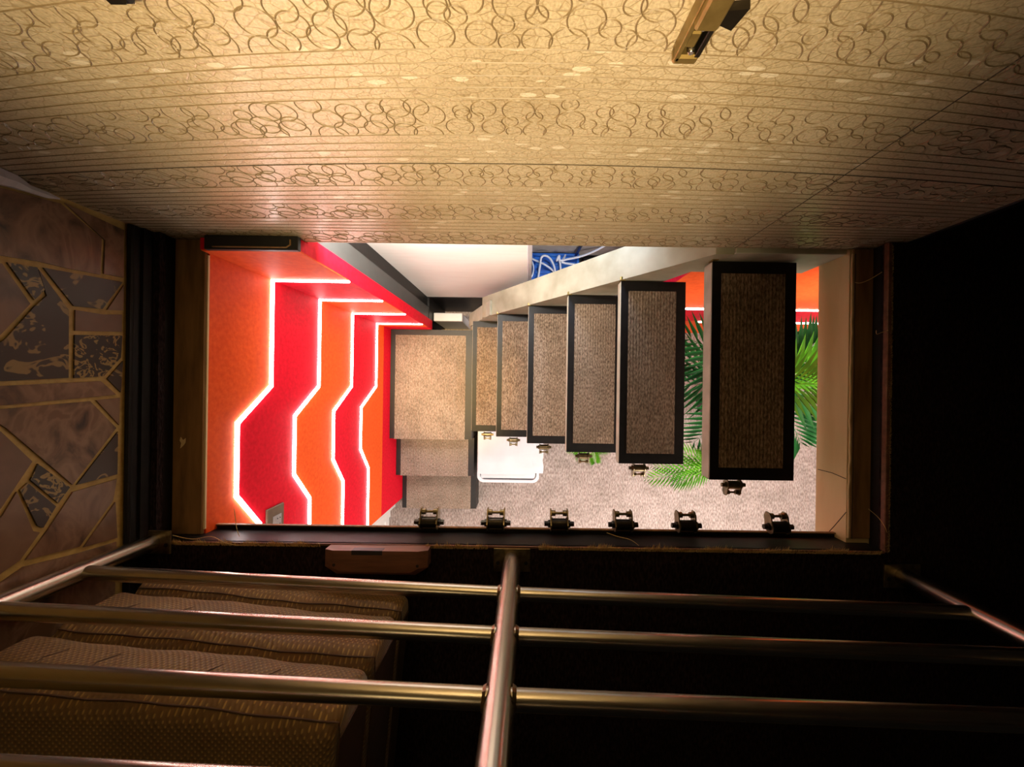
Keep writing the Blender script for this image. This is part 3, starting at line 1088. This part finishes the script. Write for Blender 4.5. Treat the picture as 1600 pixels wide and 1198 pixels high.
# ================================================================== WOODEN BLOCK
x0, x1 = U(507, 870, DU - 0.04).x, U(668, 870, DU - 0.04).x
y1 = OY0 + 0.002
y0 = y1 - 0.072
zt = ZU + 0.045
t = thing('wooden_block', 'reddish brown wooden block with angled ends on the carpet edge', 'block', ((x0 + x1) / 2, (y0 + y1) / 2, ZU))
ch_ = 0.035
outl = [(x0, y1), (x1, y1), (x1, y1 - 0.05), (x1 - ch_, y0), (x0 + ch_, y0), (x0, y1 - 0.05)]
bm_ = MB().prism([Vector((x, y, ZU)) for x, y in outl], (0, 0, 0.036)).build('body', 'red_wood', t)
ins = [(x0 + 0.026, y1), (x1 - 0.026, y1), (x1 - 0.026, y1 - 0.050), (x1 - 0.05, y0 + 0.010), (x0 + 0.05, y0 + 0.010), (x0 + 0.026, y1 - 0.050)]
n = 6
a = [Vector((x, y, ZU + 0.036)) for x, y in outl]
b_ = [Vector((x, y, zt)) for x, y in ins]
MB().add(a + b_, [(5, 4, 3, 2, 1, 0)][:0] + [tuple(range(11, 5, -1))] + [(i, 6 + i, 6 + (i + 1) % 6, (i + 1) % 6) for i in range(6)]).build('bevelled_top', 'red_wood', t)
MB().box(U(560, 850, DU).x, U(606, 850, DU).x, y1 - 0.012, y1 + 0.001, zt - 0.02, zt + 0.0008).build('slot', 'pot_black', t)
for xx in (x0 + 0.03, x1 - 0.028):
    MB().tube([(xx, y1 - 0.042, zt - 0.003), (xx, y1 - 0.042, zt + 0.0012)], 0.0045, 10).build('screw_hole', 'pot_black', t)

# ================================================================== FOLDED MATTRESS
MX1, MYF, MLEN = -0.345, -0.622, 0.735
MROT = math.radians(-4.6)
mt = thing('folded_mattress', 'brown dotted mattress folded in three behind the railing', 'mattress', (MX1, MYF, ZU))


def mpt(u, v, z):
    """u: metres to the left of the right front corner, v: metres back from the front face"""
    c, s_ = math.cos(MROT), math.sin(MROT)
    x, y = -u, -v
    return Vector((MX1 + x * c - y * s_, MYF + x * s_ + y * c, ZU + z))


def puff(u, k):
    return 0.0025 * math.sin(u * 14 + 1.7 * k) + 0.0015 * math.sin(u * 41 + 2 * k)


for k, (za, zb) in enumerate(((0.0, 0.100), (0.102, 0.285), (0.287, 0.452))):
    nx = 30
    h = zb - za
    r = min(0.05, h * 0.42)
    prof = []
    for j in range(9):
        a = math.radians(-90 + 90 * j / 8)
        prof.append((r - r * math.cos(a), za + r + r * math.sin(a)))
    for j in range(1, 10):
        a = math.radians(90 * j / 9)
        prof.append((r - r * math.cos(a), zb - r + r * math.sin(a)))
    prof += [(0.25, zb), (0.55, zb), (0.80, zb), (0.80, za), (0.4, za)]
    npf = len(prof)
    vs, fs = [], []
    for i in range(nx + 1):
        u = MLEN * (i / nx) ** 1.6
        e = min(1.0, u / 0.025)
        e = math.sqrt(max(0.0, 1 - (1 - e) ** 2))
        zc_ = (za + zb) / 2
        for (v, z) in prof:
            dv = -puff(u, k) if v < 0.12 else 0.0
            vs.append(mpt(u, v + (1 - e) * 0.015 + dv, zc_ + (z - zc_) * (0.80 + 0.20 * e)))
    for i in range(nx):
        for j in range(npf):
            j2 = (j + 1) % npf
            fs.append((i * npf + j2, i * npf + j, (i + 1) * npf + j, (i + 1) * npf + j2))
    fs.append(tuple(range(npf)))
    fs.append(tuple(reversed([nx * npf + j for j in range(npf)])))
    lo = smooth_by_angle(MB().add(vs, fs).build('layer', 'mattress_fabric', mt), 60)
    lo['label'] = ('lowest', 'middle', 'topmost')[k] + ' fold of the brown dotted mattress'
    pth = [mpt(MLEN * i / 20, r * 0.30 - 0.001 - puff(MLEN * i / 20, k), zb - r * 0.28) for i in range(20, -1, -1)]
    pth += [mpt(-0.003, 0.05, zb - 0.016), mpt(-0.004, 0.78, zb - 0.016)]
    MB().tube(pth, 0.0018, 8).build('piping', 'mattress_side', lo)
    sp = [mpt(-0.0005, 0.05, za + 0.018), mpt(-0.0005, 0.78, za + 0.018), mpt(-0.0005, 0.78, zb - 0.02), mpt(-0.0005, 0.05, zb - 0.02)]
    MB().prism(sp, (0.003, 0, 0)).build('side_panel', 'mattress_side', lo)
    for q in range(4):
        u = 0.16 + q * 0.17 + 0.03 * math.sin(q * 3 + k)
        pf = -puff(u, k)
        MB().tube([mpt(u, pf + 0.004, zb - r * 0.75), mpt(u + 0.006, pf - 0.0006, (za + zb) / 2), mpt(u - 0.014, pf + 0.001, za + h * 0.33)],
                  0.0016, 6).build('stitch', 'mattress_side', lo)

# ================================================================== PLASTIC TUB AND SHEETS
def rrect(x0, x1, y0, y1, r, z, n=6):
    pts = []
    for cx, cy, a0 in ((x1 - r, y1 - r, 0), (x0 + r, y1 - r, 90), (x0 + r, y0 + r, 180), (x1 - r, y0 + r, 270)):
        for k in range(n + 1):
            a = math.radians(a0 + 90 * k / n)
            pts.append(Vector((cx + r * math.cos(a), cy + r * math.sin(a), z)))
    return pts


tx0, tx1, ty0, ty1 = -0.385, 0.095, -0.752, -0.12
tb = thing('plastic_tub', 'white plastic tub with rounded corners beside the box steps', 'tub', (-0.15, -0.43, 0))
loops = [rrect(tx0 + 0.04, tx1 - 0.04, ty0 + 0.04, ty1 - 0.04, 0.05, 0.0), rrect(tx0 + 0.012, tx1 - 0.012, ty0 + 0.012, ty1 - 0.012, 0.05, 0.30),
         rrect(tx0, tx1, ty0, ty1, 0.05, 0.302), rrect(tx0, tx1, ty0, ty1, 0.05, 0.318), rrect(tx0 + 0.004, tx1 - 0.004, ty0 + 0.004, ty1 - 0.004, 0.048, 0.32),
         rrect(tx0 + 0.02, tx1 - 0.02, ty0 + 0.02, ty1 - 0.02, 0.04, 0.318), rrect(tx0 + 0.045, tx1 - 0.045, ty0 + 0.045, ty1 - 0.045, 0.04, 0.01)]
vs, fs = [], []
n = len(loops[0])
for l in loops:
    vs += l
for i in range(len(loops) - 1):
    for k in range(n):
        k2 = (k + 1) % n
        fs.append((i * n + k, i * n + k2, (i + 1) * n + k2, (i + 1) * n + k))
fs.append(tuple(reversed(range(n))))
fs.append(tuple((len(loops) - 1) * n + k for k in range(n)))
smooth_by_angle(MB().add(vs, fs).build('tub_body', 'white_plastic', tb), 50)
MB().cbox(tx0 + 0.025, tx1 - 0.025, ty0 + 0.03, ty1 - 0.03, 0.295, 0.306, 0.004).build('tub_lid', 'white_plastic', tb)


def sheet(x0, x1, y0, y1, z, th, sk, label):
    m = MB()
    nx, ny = 14, 10
    vs, fs = [], []
    for s in (0, 1):
        for i in range(nx + 1):
            for j in range(ny + 1):
                u, v = i / nx, j / ny
                x = x0 + (x1 - x0) * u + (0.004 * math.sin(v * 23) if i == nx else 0)
                y = y0 + (y1 - y0) * v + sk * u
                zz = z + (th if s else 0) + 0.0015 * math.sin(7 * u + 3 * v) + (0.002 * math.sin(19 * u * v))
                vs.append((x, y, zz))
    W = ny + 1
    O = (nx + 1) * W
    for i in range(nx):
        for j in range(ny):
            a = i * W + j
            fs.append((a, a + 1, a + W + 1, a + W))
            fs.append((O + a, O + a + W, O + a + W + 1, O + a + 1))
    for i in range(nx):
        a = i * W; fs.append((a, a + W, O + a + W, O + a))
        a = i * W + ny; fs.append((a + W, a, O + a, O + a + W))
    for j in range(ny):
        a = j; fs.append((a + 1, a, O + a, O + a + 1))
        a = nx * W + j; fs.append((a, a + 1, O + a + 1, O + a))
    return tag(m.add(vs, fs).build('folded_sheet', 'white_sheet', smooth=False), label, 'sheet', 'white sheets on the tub')


sheet(-0.37, 0.125, -0.665, -0.16, 0.3235, 0.018, -0.006, 'bottom folded white sheet sticking out past the tub rim')
sheet(-0.375, 0.045, -0.675, -0.14, 0.3465, 0.020, -0.004, 'top folded white sheet lying on the plastic tub')

# ================================================================== STORE: CRATE AND CABLES
cr = thing('blue_crate', 'blue plastic crate behind the white partition', 'crate', (0.24, 0.84, 0))
cx0, cx1, cy0, cy1, ct = 0.02, 0.36, 0.685, 0.985, 0.44
MB().cbox(cx0, cx1, cy0, cy1, 0, ct - 0.03, 0.006).build('crate_body', 'blue_plastic', cr)
m = MB()
m.cbox(cx0 - 0.008, cx1 + 0.008, cy0 - 0.008, cy0 + 0.012, ct - 0.03, ct, 0.003)
m.cbox(cx0 - 0.008, cx1 + 0.008, cy1 - 0.012, cy1 + 0.008, ct - 0.03, ct, 0.003)
m.cbox(cx0 - 0.008, cx0 + 0.012, cy0 + 0.012, cy1 - 0.012, ct - 0.03, ct, 0.003)
m.cbox(cx1 - 0.012, cx1 + 0.008, cy0 + 0.012, cy1 - 0.012, ct - 0.03, ct, 0.003)
m.build('crate_rim', 'blue_plastic', cr)
for k in range(4):
    MB().cbox(cx0 + 0.02, cx1 - 0.02, cy0 + 0.03 + k * 0.065, cy0 + 0.055 + k * 0.065, ct - 0.03, ct - 0.015, 0.003).build('rib', 'blue_plastic', cr)
tag(MB().cbox(0.40, 0.62, 0.72, 0.98, 0, 0.40, 0.006).build('black_box', 'black_paint'), 'black box standing next to the blue crate', 'box')


def smooth_path(pts, n=8):
    P = [Vector(p) for p in pts]
    out = []
    for i in range(len(P) - 1):
        p0 = P[max(0, i - 1)]; p1 = P[i]; p2 = P[i + 1]; p3 = P[min(len(P) - 1, i + 2)]
        for k in range(n):
            t = k / n
            out.append(0.5 * ((2 * p1) + (p2 - p0) * t + (2 * p0 - 5 * p1 + 4 * p2 - p3) * t * t + (3 * p1 - p0 - 3 * p2 + p3) * t ** 3))
    out.append(P[-1])
    return out


def zc(px, py, dz=0.0):
    d = CAM_Z - ct - 0.012 - dz
    return U(px, py, d)


def Z6(x, y, dz=0.0):
    return zc(780 + x / 6.667, 370 + y / 6.667, dz)


cabs = [
    ([(300, 205, 0), (380, 245, 0.01), (480, 290, 0.02), (560, 350, 0.01), (575, 385, 0), (560, 420, 0)], 'white cable crossing the blue crate diagonally'),
    ([(405, 430, 0.03), (425, 300, 0.04), (440, 215, 0.05), (480, 195, 0.06), (530, 225, 0.06), (570, 300, 0.05), (585, 375, 0.04)], 'white cable arched over the blue crate in a narrow loop'),
    ([(640, 345, 0), (632, 260, 0.02), (610, 230, 0.03), (600, 245, 0.04), (625, 195, 0.045), (635, 245, 0.04), (720, 230, 0.04), (860, 200, 0.06), (1000, 145, 0.10), (1130, 75, 0.14)], 'white cable knotted and running off toward the grey wall'),
    ([(650, 262, 0.03), (700, 275, 0.03), (800, 288, 0.03)], 'short white cable tail beside the knot'),
    ([(690, 188, 0.02), (672, 225, 0.03), (650, 250, 0.04)], 'short white cable stub above the knot'),
]
for pts, lab in cabs:
    P = smooth_path([Z6(*p) for p in pts], 7)
    tag(smooth_by_angle(MB().tube(P, 0.0075, 8).build('white_cable', 'cable_white'), 80), lab, 'cable', 'white cables in the store')
# coil by the partition edge
P = []
for k in range(61):
    a = 2 * math.pi * k / 20
    r_ = 0.052 + 0.006 * math.sin(k * 0.31)
    c = Z6(318, 350)
    P.append((c.x + r_ * 0.55 * math.cos(a), c.y + r_ * 1.25 * math.sin(a), c.z + 0.004 * k / 10))
tag(smooth_by_angle(MB().tube(P, 0.005, 8).build('cable_coil', 'cable_white'), 80), 'coiled white cable against the partition edge', 'cable', 'white cables in the store')
t = thing('blue_rod', 'dark blue rod leaning up from the blue crate', 'rod', Z6(800, 195, 0.0))
MB().tube([Z6(795, 200, 0.0), Z6(850, 95, 0.16)], 0.010, 10).build('shaft', 'blue_dark', t)
MB().tube([Z6(850, 95, 0.16), Z6(862, 72, 0.20)], 0.012, 10).build('tip', 'pot_black', t)

# ================================================================== PALMS
def frond(base, direction, length, droop, nleaf, leaf, wid, up=0.0, twist=0.0):
    """one feathered frond: rachis plus paired leaflets"""
    m = MB()
    D = Vector(direction).normalized()
    side = D.cross(Vector((0, 0, 1))).normalized()
    pts = []
    N = 14
    for i in range(N + 1):
        s = i / N
        p = Vector(base) + D * length * s + Vector((0, 0, up * s - droop * s * s))
        pts.append(p)
    m.tube(pts, [0.006 * (1 - 0.8 * i / N) for i in range(N + 1)], 6)
    for i in range(nleaf):
        s = 0.16 + 0.84 * i / (nleaf - 1)
        k = min(N - 1, int(s * N)); f = s * N - k
        p = pts[k].lerp(pts[k + 1], min(1, f))
        tan = (pts[k + 1] - pts[k]).normalized()
        L = leaf * (0.55 + 0.9 * math.sin(math.pi * min(1, s * 0.85 + 0.12))) * rnd.uniform(0.9, 1.08)
        if s > 0.85:
            L *= 1.0 - (s - 0.85) * 3
        for sg in (-1, 1):
            sd = (side * sg + Vector((0, 0, 0.25 + twist * sg)) + tan * (0.55 + 0.9 * s)).normalized()
            tip = p + sd * L + Vector((0, 0, -0.10 * L))
            mid = p + sd * L * 0.45 + Vector((0, 0, 0.03 * L))
            nrm = sd.cross(tan).normalized()
            wv = tan * wid * min(1.0, L / leaf)
            crease = Vector((0, 0, -wid * 0.5))
            q5 = [Vector((q.x, min(q.y, 0.455), q.z)) for q in (p, mid - wv * 0.5, mid + crease, mid + wv * 0.5, tip)]
            m.add(q5, [(0, 1, 2), (0, 2, 3), (1, 4, 2), (2, 4, 3)])
    for q in m.v:
        q.y = min(q.y, 0.455)
    return m


def palm(name, label, base, top, fronds, potr, poth, mat_pot='pot_black'):
    t = thing(name, label, 'plant', base)
    b = Vector(base)
    m = MB()
    m.tube([b, b + Vector((0, 0, poth - 0.03)), b + Vector((0, 0, poth - 0.029)), b + Vector((0, 0, poth))],
           [potr * 0.72, potr * 0.95, potr * 1.05, potr * 1.05], 24)
    smooth_by_angle(m.build('pot', mat_pot, t))
    MB().tube([b + Vector((0, 0, poth)), b + Vector((0, 0, poth + 0.004))], potr * 0.95, 24).build('soil', 'soil', t)
    tp = Vector(top)
    for k in range(3):
        a = 2 * math.pi * k / 3
        o_ = Vector((math.cos(a), math.sin(a), 0)) * 0.02
        MB().tube([b + o_ + Vector((0, 0, poth)), b.lerp(tp, 0.5) + o_ * 1.4, tp + o_ * 0.6], [0.014, 0.011, 0.008], 8).build('stem', 'leaf_green', t)
    for (dirn, length, droop, nl, lf, wd, up, mt_) in fronds:
        frond(tp, dirn, length, droop, nl, lf, wd, up).build('frond', mt_, t)
    return t


# tall palm under the top tread
def toward(top, px, py, d):
    return U(px, py, d) - Vector(top)


top = U(1190, 600, 2.25)
fr = []
for (px, py, d, mt_) in ((1275, 535, 2.05, 'leaf_green'), (1300, 560, 1.95, 'leaf_lime'), (1250, 690, 2.15, 'leaf_green'), (1330, 640, 2.1, 'leaf_green'),
                        (1070, 525, 2.2, 'leaf_green'), (1062, 560, 2.3, 'leaf_green'), (1060, 600, 2.45, 'leaf_green'), (1150, 520, 2.3, 'leaf_green'),
                        (1225, 525, 2.2, 'leaf_green'), (1085, 690, 2.45, 'leaf_green'), (1160, 700, 2.3, 'leaf_green'), (1290, 600, 1.85, 'leaf_lime')):
    v = toward(top, px, py, d)
    L = Vector((v.x, v.y, 0)).length
    dr = 0.16
    fr.append(((v.x, v.y, 0), L, dr, 12, 0.19, 0.042, v.z + dr, mt_))
palm('potted_palm', 'tall green potted palm under the top tread', (U(1125, 630, 3.1).x, U(1125, 630, 3.1).y, 0.0), top, fr, 0.15, 0.26)
top = U(1120, 725, 2.55)
fr = []
for (px, py, d, mt_) in ((1010, 748, 2.5, 'leaf_lime'), (1040, 700, 2.5, 'leaf_lime'), (1050, 755, 2.5, 'leaf_lime'), (1095, 700, 2.45, 'leaf_lime'),
                        (1020, 728, 2.6, 'leaf_lime'), (1190, 720, 2.5, 'leaf_lime'), (1150, 690, 2.4, 'leaf_green')):
    v = toward(top, px, py, d)
    L = Vector((v.x, v.y, 0)).length
    dr = 0.07
    fr.append(((v.x, v.y, 0), L, dr, 16, 0.085, 0.018, v.z + dr, mt_))
b = U(1130, 700, 3.2)
palm('potted_palm', 'low lime green bushy plant in front of the tall palm', (b.x, b.y - 0.02, 0.0), top, fr, 0.10, 0.18)
top = U(925, 702, 2.75)
fr = []
for (px, py, d, mt_) in ((900, 712, 2.75, 'leaf_lime'), (930, 722, 2.75, 'leaf_lime'), (950, 700, 2.7, 'leaf_lime'), (885, 700, 2.75, 'leaf_lime'), (915, 680, 2.7, 'leaf_lime')):
    v = toward(top, px, py, d)
    L = Vector((v.x, v.y, 0)).length
    fr.append(((v.x, v.y, 0), L, 0.05, 12, 0.05, 0.012, v.z + 0.05, mt_))
palm('small_potted_plant', 'small lime green plant mostly hidden under the middle treads', (top.x, top.y + 0.03, 0), top, fr, 0.07, 0.14)

# ================================================================== WALL HOOK AND SMALL THINGS
hx = on_y(1085, 40, WY).x
hz1 = on_y(1072, 72, WY).z
t = thing('metal_latch', 'brass-coloured slotted metal latch hanging on the papered wall', 'latch', (hx, WY - 0.02, hz1))
Wd = 0.032
y_ = WY - 0.001
def slanted(m):
    out = MB()
    for p in m.v:
        k = (p.z - hz1)
        out.v.append(Vector((p.x + 0.05 * k, p.y - 0.0 * k, p.z)))
    out.f = m.f
    return out
m = MB().cbox(hx - Wd / 2, hx - Wd / 2 + 0.007, y_ - 0.020, y_, hz1, hz1 + 0.30, 0.001)
slanted(m).build('side_flange', 'brass_metal', t)
m = MB().cbox(hx + Wd / 2 - 0.007, hx + Wd / 2, y_ - 0.020, y_, hz1 + 0.006, hz1 + 0.30, 0.001)
slanted(m).build('side_flange', 'dark_metal', t)
m = MB().cbox(hx - Wd / 2 + 0.007, hx + Wd / 2 - 0.007, y_ - 0.005, y_, hz1 + 0.002, hz1 + 0.30, 0.001)
slanted(m).build('back_plate', 'dark_metal', t)
m = MB().cbox(hx - Wd / 2, hx + Wd / 2, y_ - 0.020, y_ - 0.001, hz1 - 0.006, hz1 + 0.008, 0.003)
slanted(m).build('end_cap', 'brass_metal', t)
m = MB().cbox(hx - 0.010, hx + 0.004, y_ - 0.018, y_ - 0.006, hz1 + 0.018, hz1 + 0.040, 0.002)
slanted(m).build('slide', 'brass_metal', t)
m = MB().cbox(hx - Wd / 2 + 0.002, hx + Wd / 2 - 0.002, y_ - 0.030, y_ - 0.006, hz1 + 0.052, hz1 + 0.30, 0.003)
slanted(m).build('cover', 'brass_metal', t)
for zz_ in (0.013, 0.046):
    m = MB().tube([(hx + 0.002, y_ - 0.006, hz1 + zz_), (hx + 0.002, y_ - 0.017, hz1 + zz_), (hx + 0.002, y_ - 0.020, hz1 + zz_)], [0.0055, 0.0055, 0.003], 10)
    smooth_by_angle(slanted(m).build('rivet', 'steel', t))
m = MB().prism([Vector((hx + Wd / 2, y_ - 0.012, hz1 + 0.045)), Vector((hx + Wd / 2 + 0.024, y_ - 0.012, hz1 + 0.036)), Vector((hx + Wd / 2 + 0.030, y_ - 0.012, hz1 + 0.064)),
                Vector((hx + Wd / 2, y_ - 0.012, hz1 + 0.060))], (0, 0.011, 0))
slanted(m).build('thumb_wing', 'dark_metal', t)

# dark clip at the very top left
hz = on_y(215, -14, WY).z
hx = on_y(215, 4, WY).x
t = thing('black_clip', 'small black clip at the top edge of the papered wall', 'clip', (hx, WY, hz))
MB().cbox(hx - 0.014, hx + 0.014, WY - 0.018, WY, hz, hz + 0.06, 0.003).build('clip_body', 'pot_black', t)
MB().cbox(hx - 0.010, hx + 0.010, WY - 0.024, WY - 0.018, hz + 0.006, hz + 0.05, 0.002).build('clip_jaw', 'dark_metal', t)

# white crumpled corner strip
pa = on_y(95, 311, WY - 0.012)
P, R = [], []
for k in range(12):
    s = k / 11
    d = (CAM_Z - pa.z) * (1 - s) + 0.62 * s
    P.append((TX + 0.016 + 0.004 * math.sin(k * 1.7), WY - 0.014 + 0.003 * math.cos(k * 2.1), CAM_Z - d))
    R.append(0.002 + 0.020 * min(1, s * 2.6) + 0.002 * math.sin(k * 2.4))
tag(MB().tube(P, R, 7).build('crumpled_tape', 'grey_strip'), 'crumpled whitish tape stuck in the corner above the marble tiles', 'tape')

# loose threads at the carpet edges
TH = [
    ([(270, 836), (300, 842), (330, 838), (352, 848), (372, 852)], DU - 0.01, 'curly pale thread at the left corner of the opening'),
    ([(366, 795), (368, 812), (370, 826), (374, 838)], DU - 0.01, 'short pale thread standing at the carpet edge before the red wall'),
    ([(948, 832), (965, 838), (985, 843), (998, 852)], DU - 0.005, 'thin pale thread beside the third clamp from right'),
    ([(1378, 425), (1360, 436), (1345, 442), (1336, 441)], DU - 0.01, 'thin thread across the upper right ledge'),
    ([(1388, 516), (1378, 519), (1370, 522), (1369, 516)], DU - 0.01, 'curled fibre on the right carpet edge'),
    ([(1357, 795), (1372, 808), (1382, 822), (1386, 832)], DU - 0.01, 'thin thread near the lower right corner of the opening'),
]
for pts, d, lab in TH:
    P = smooth_path([U(x, y, d + 0.004 * math.sin(i * 2)) for i, (x, y) in enumerate(pts)], 5)
    tag(MB().tube(P, 0.0009, 5).build('loose_thread', 'carpet_fuzz'), lab, 'thread', 'loose threads at the opening')
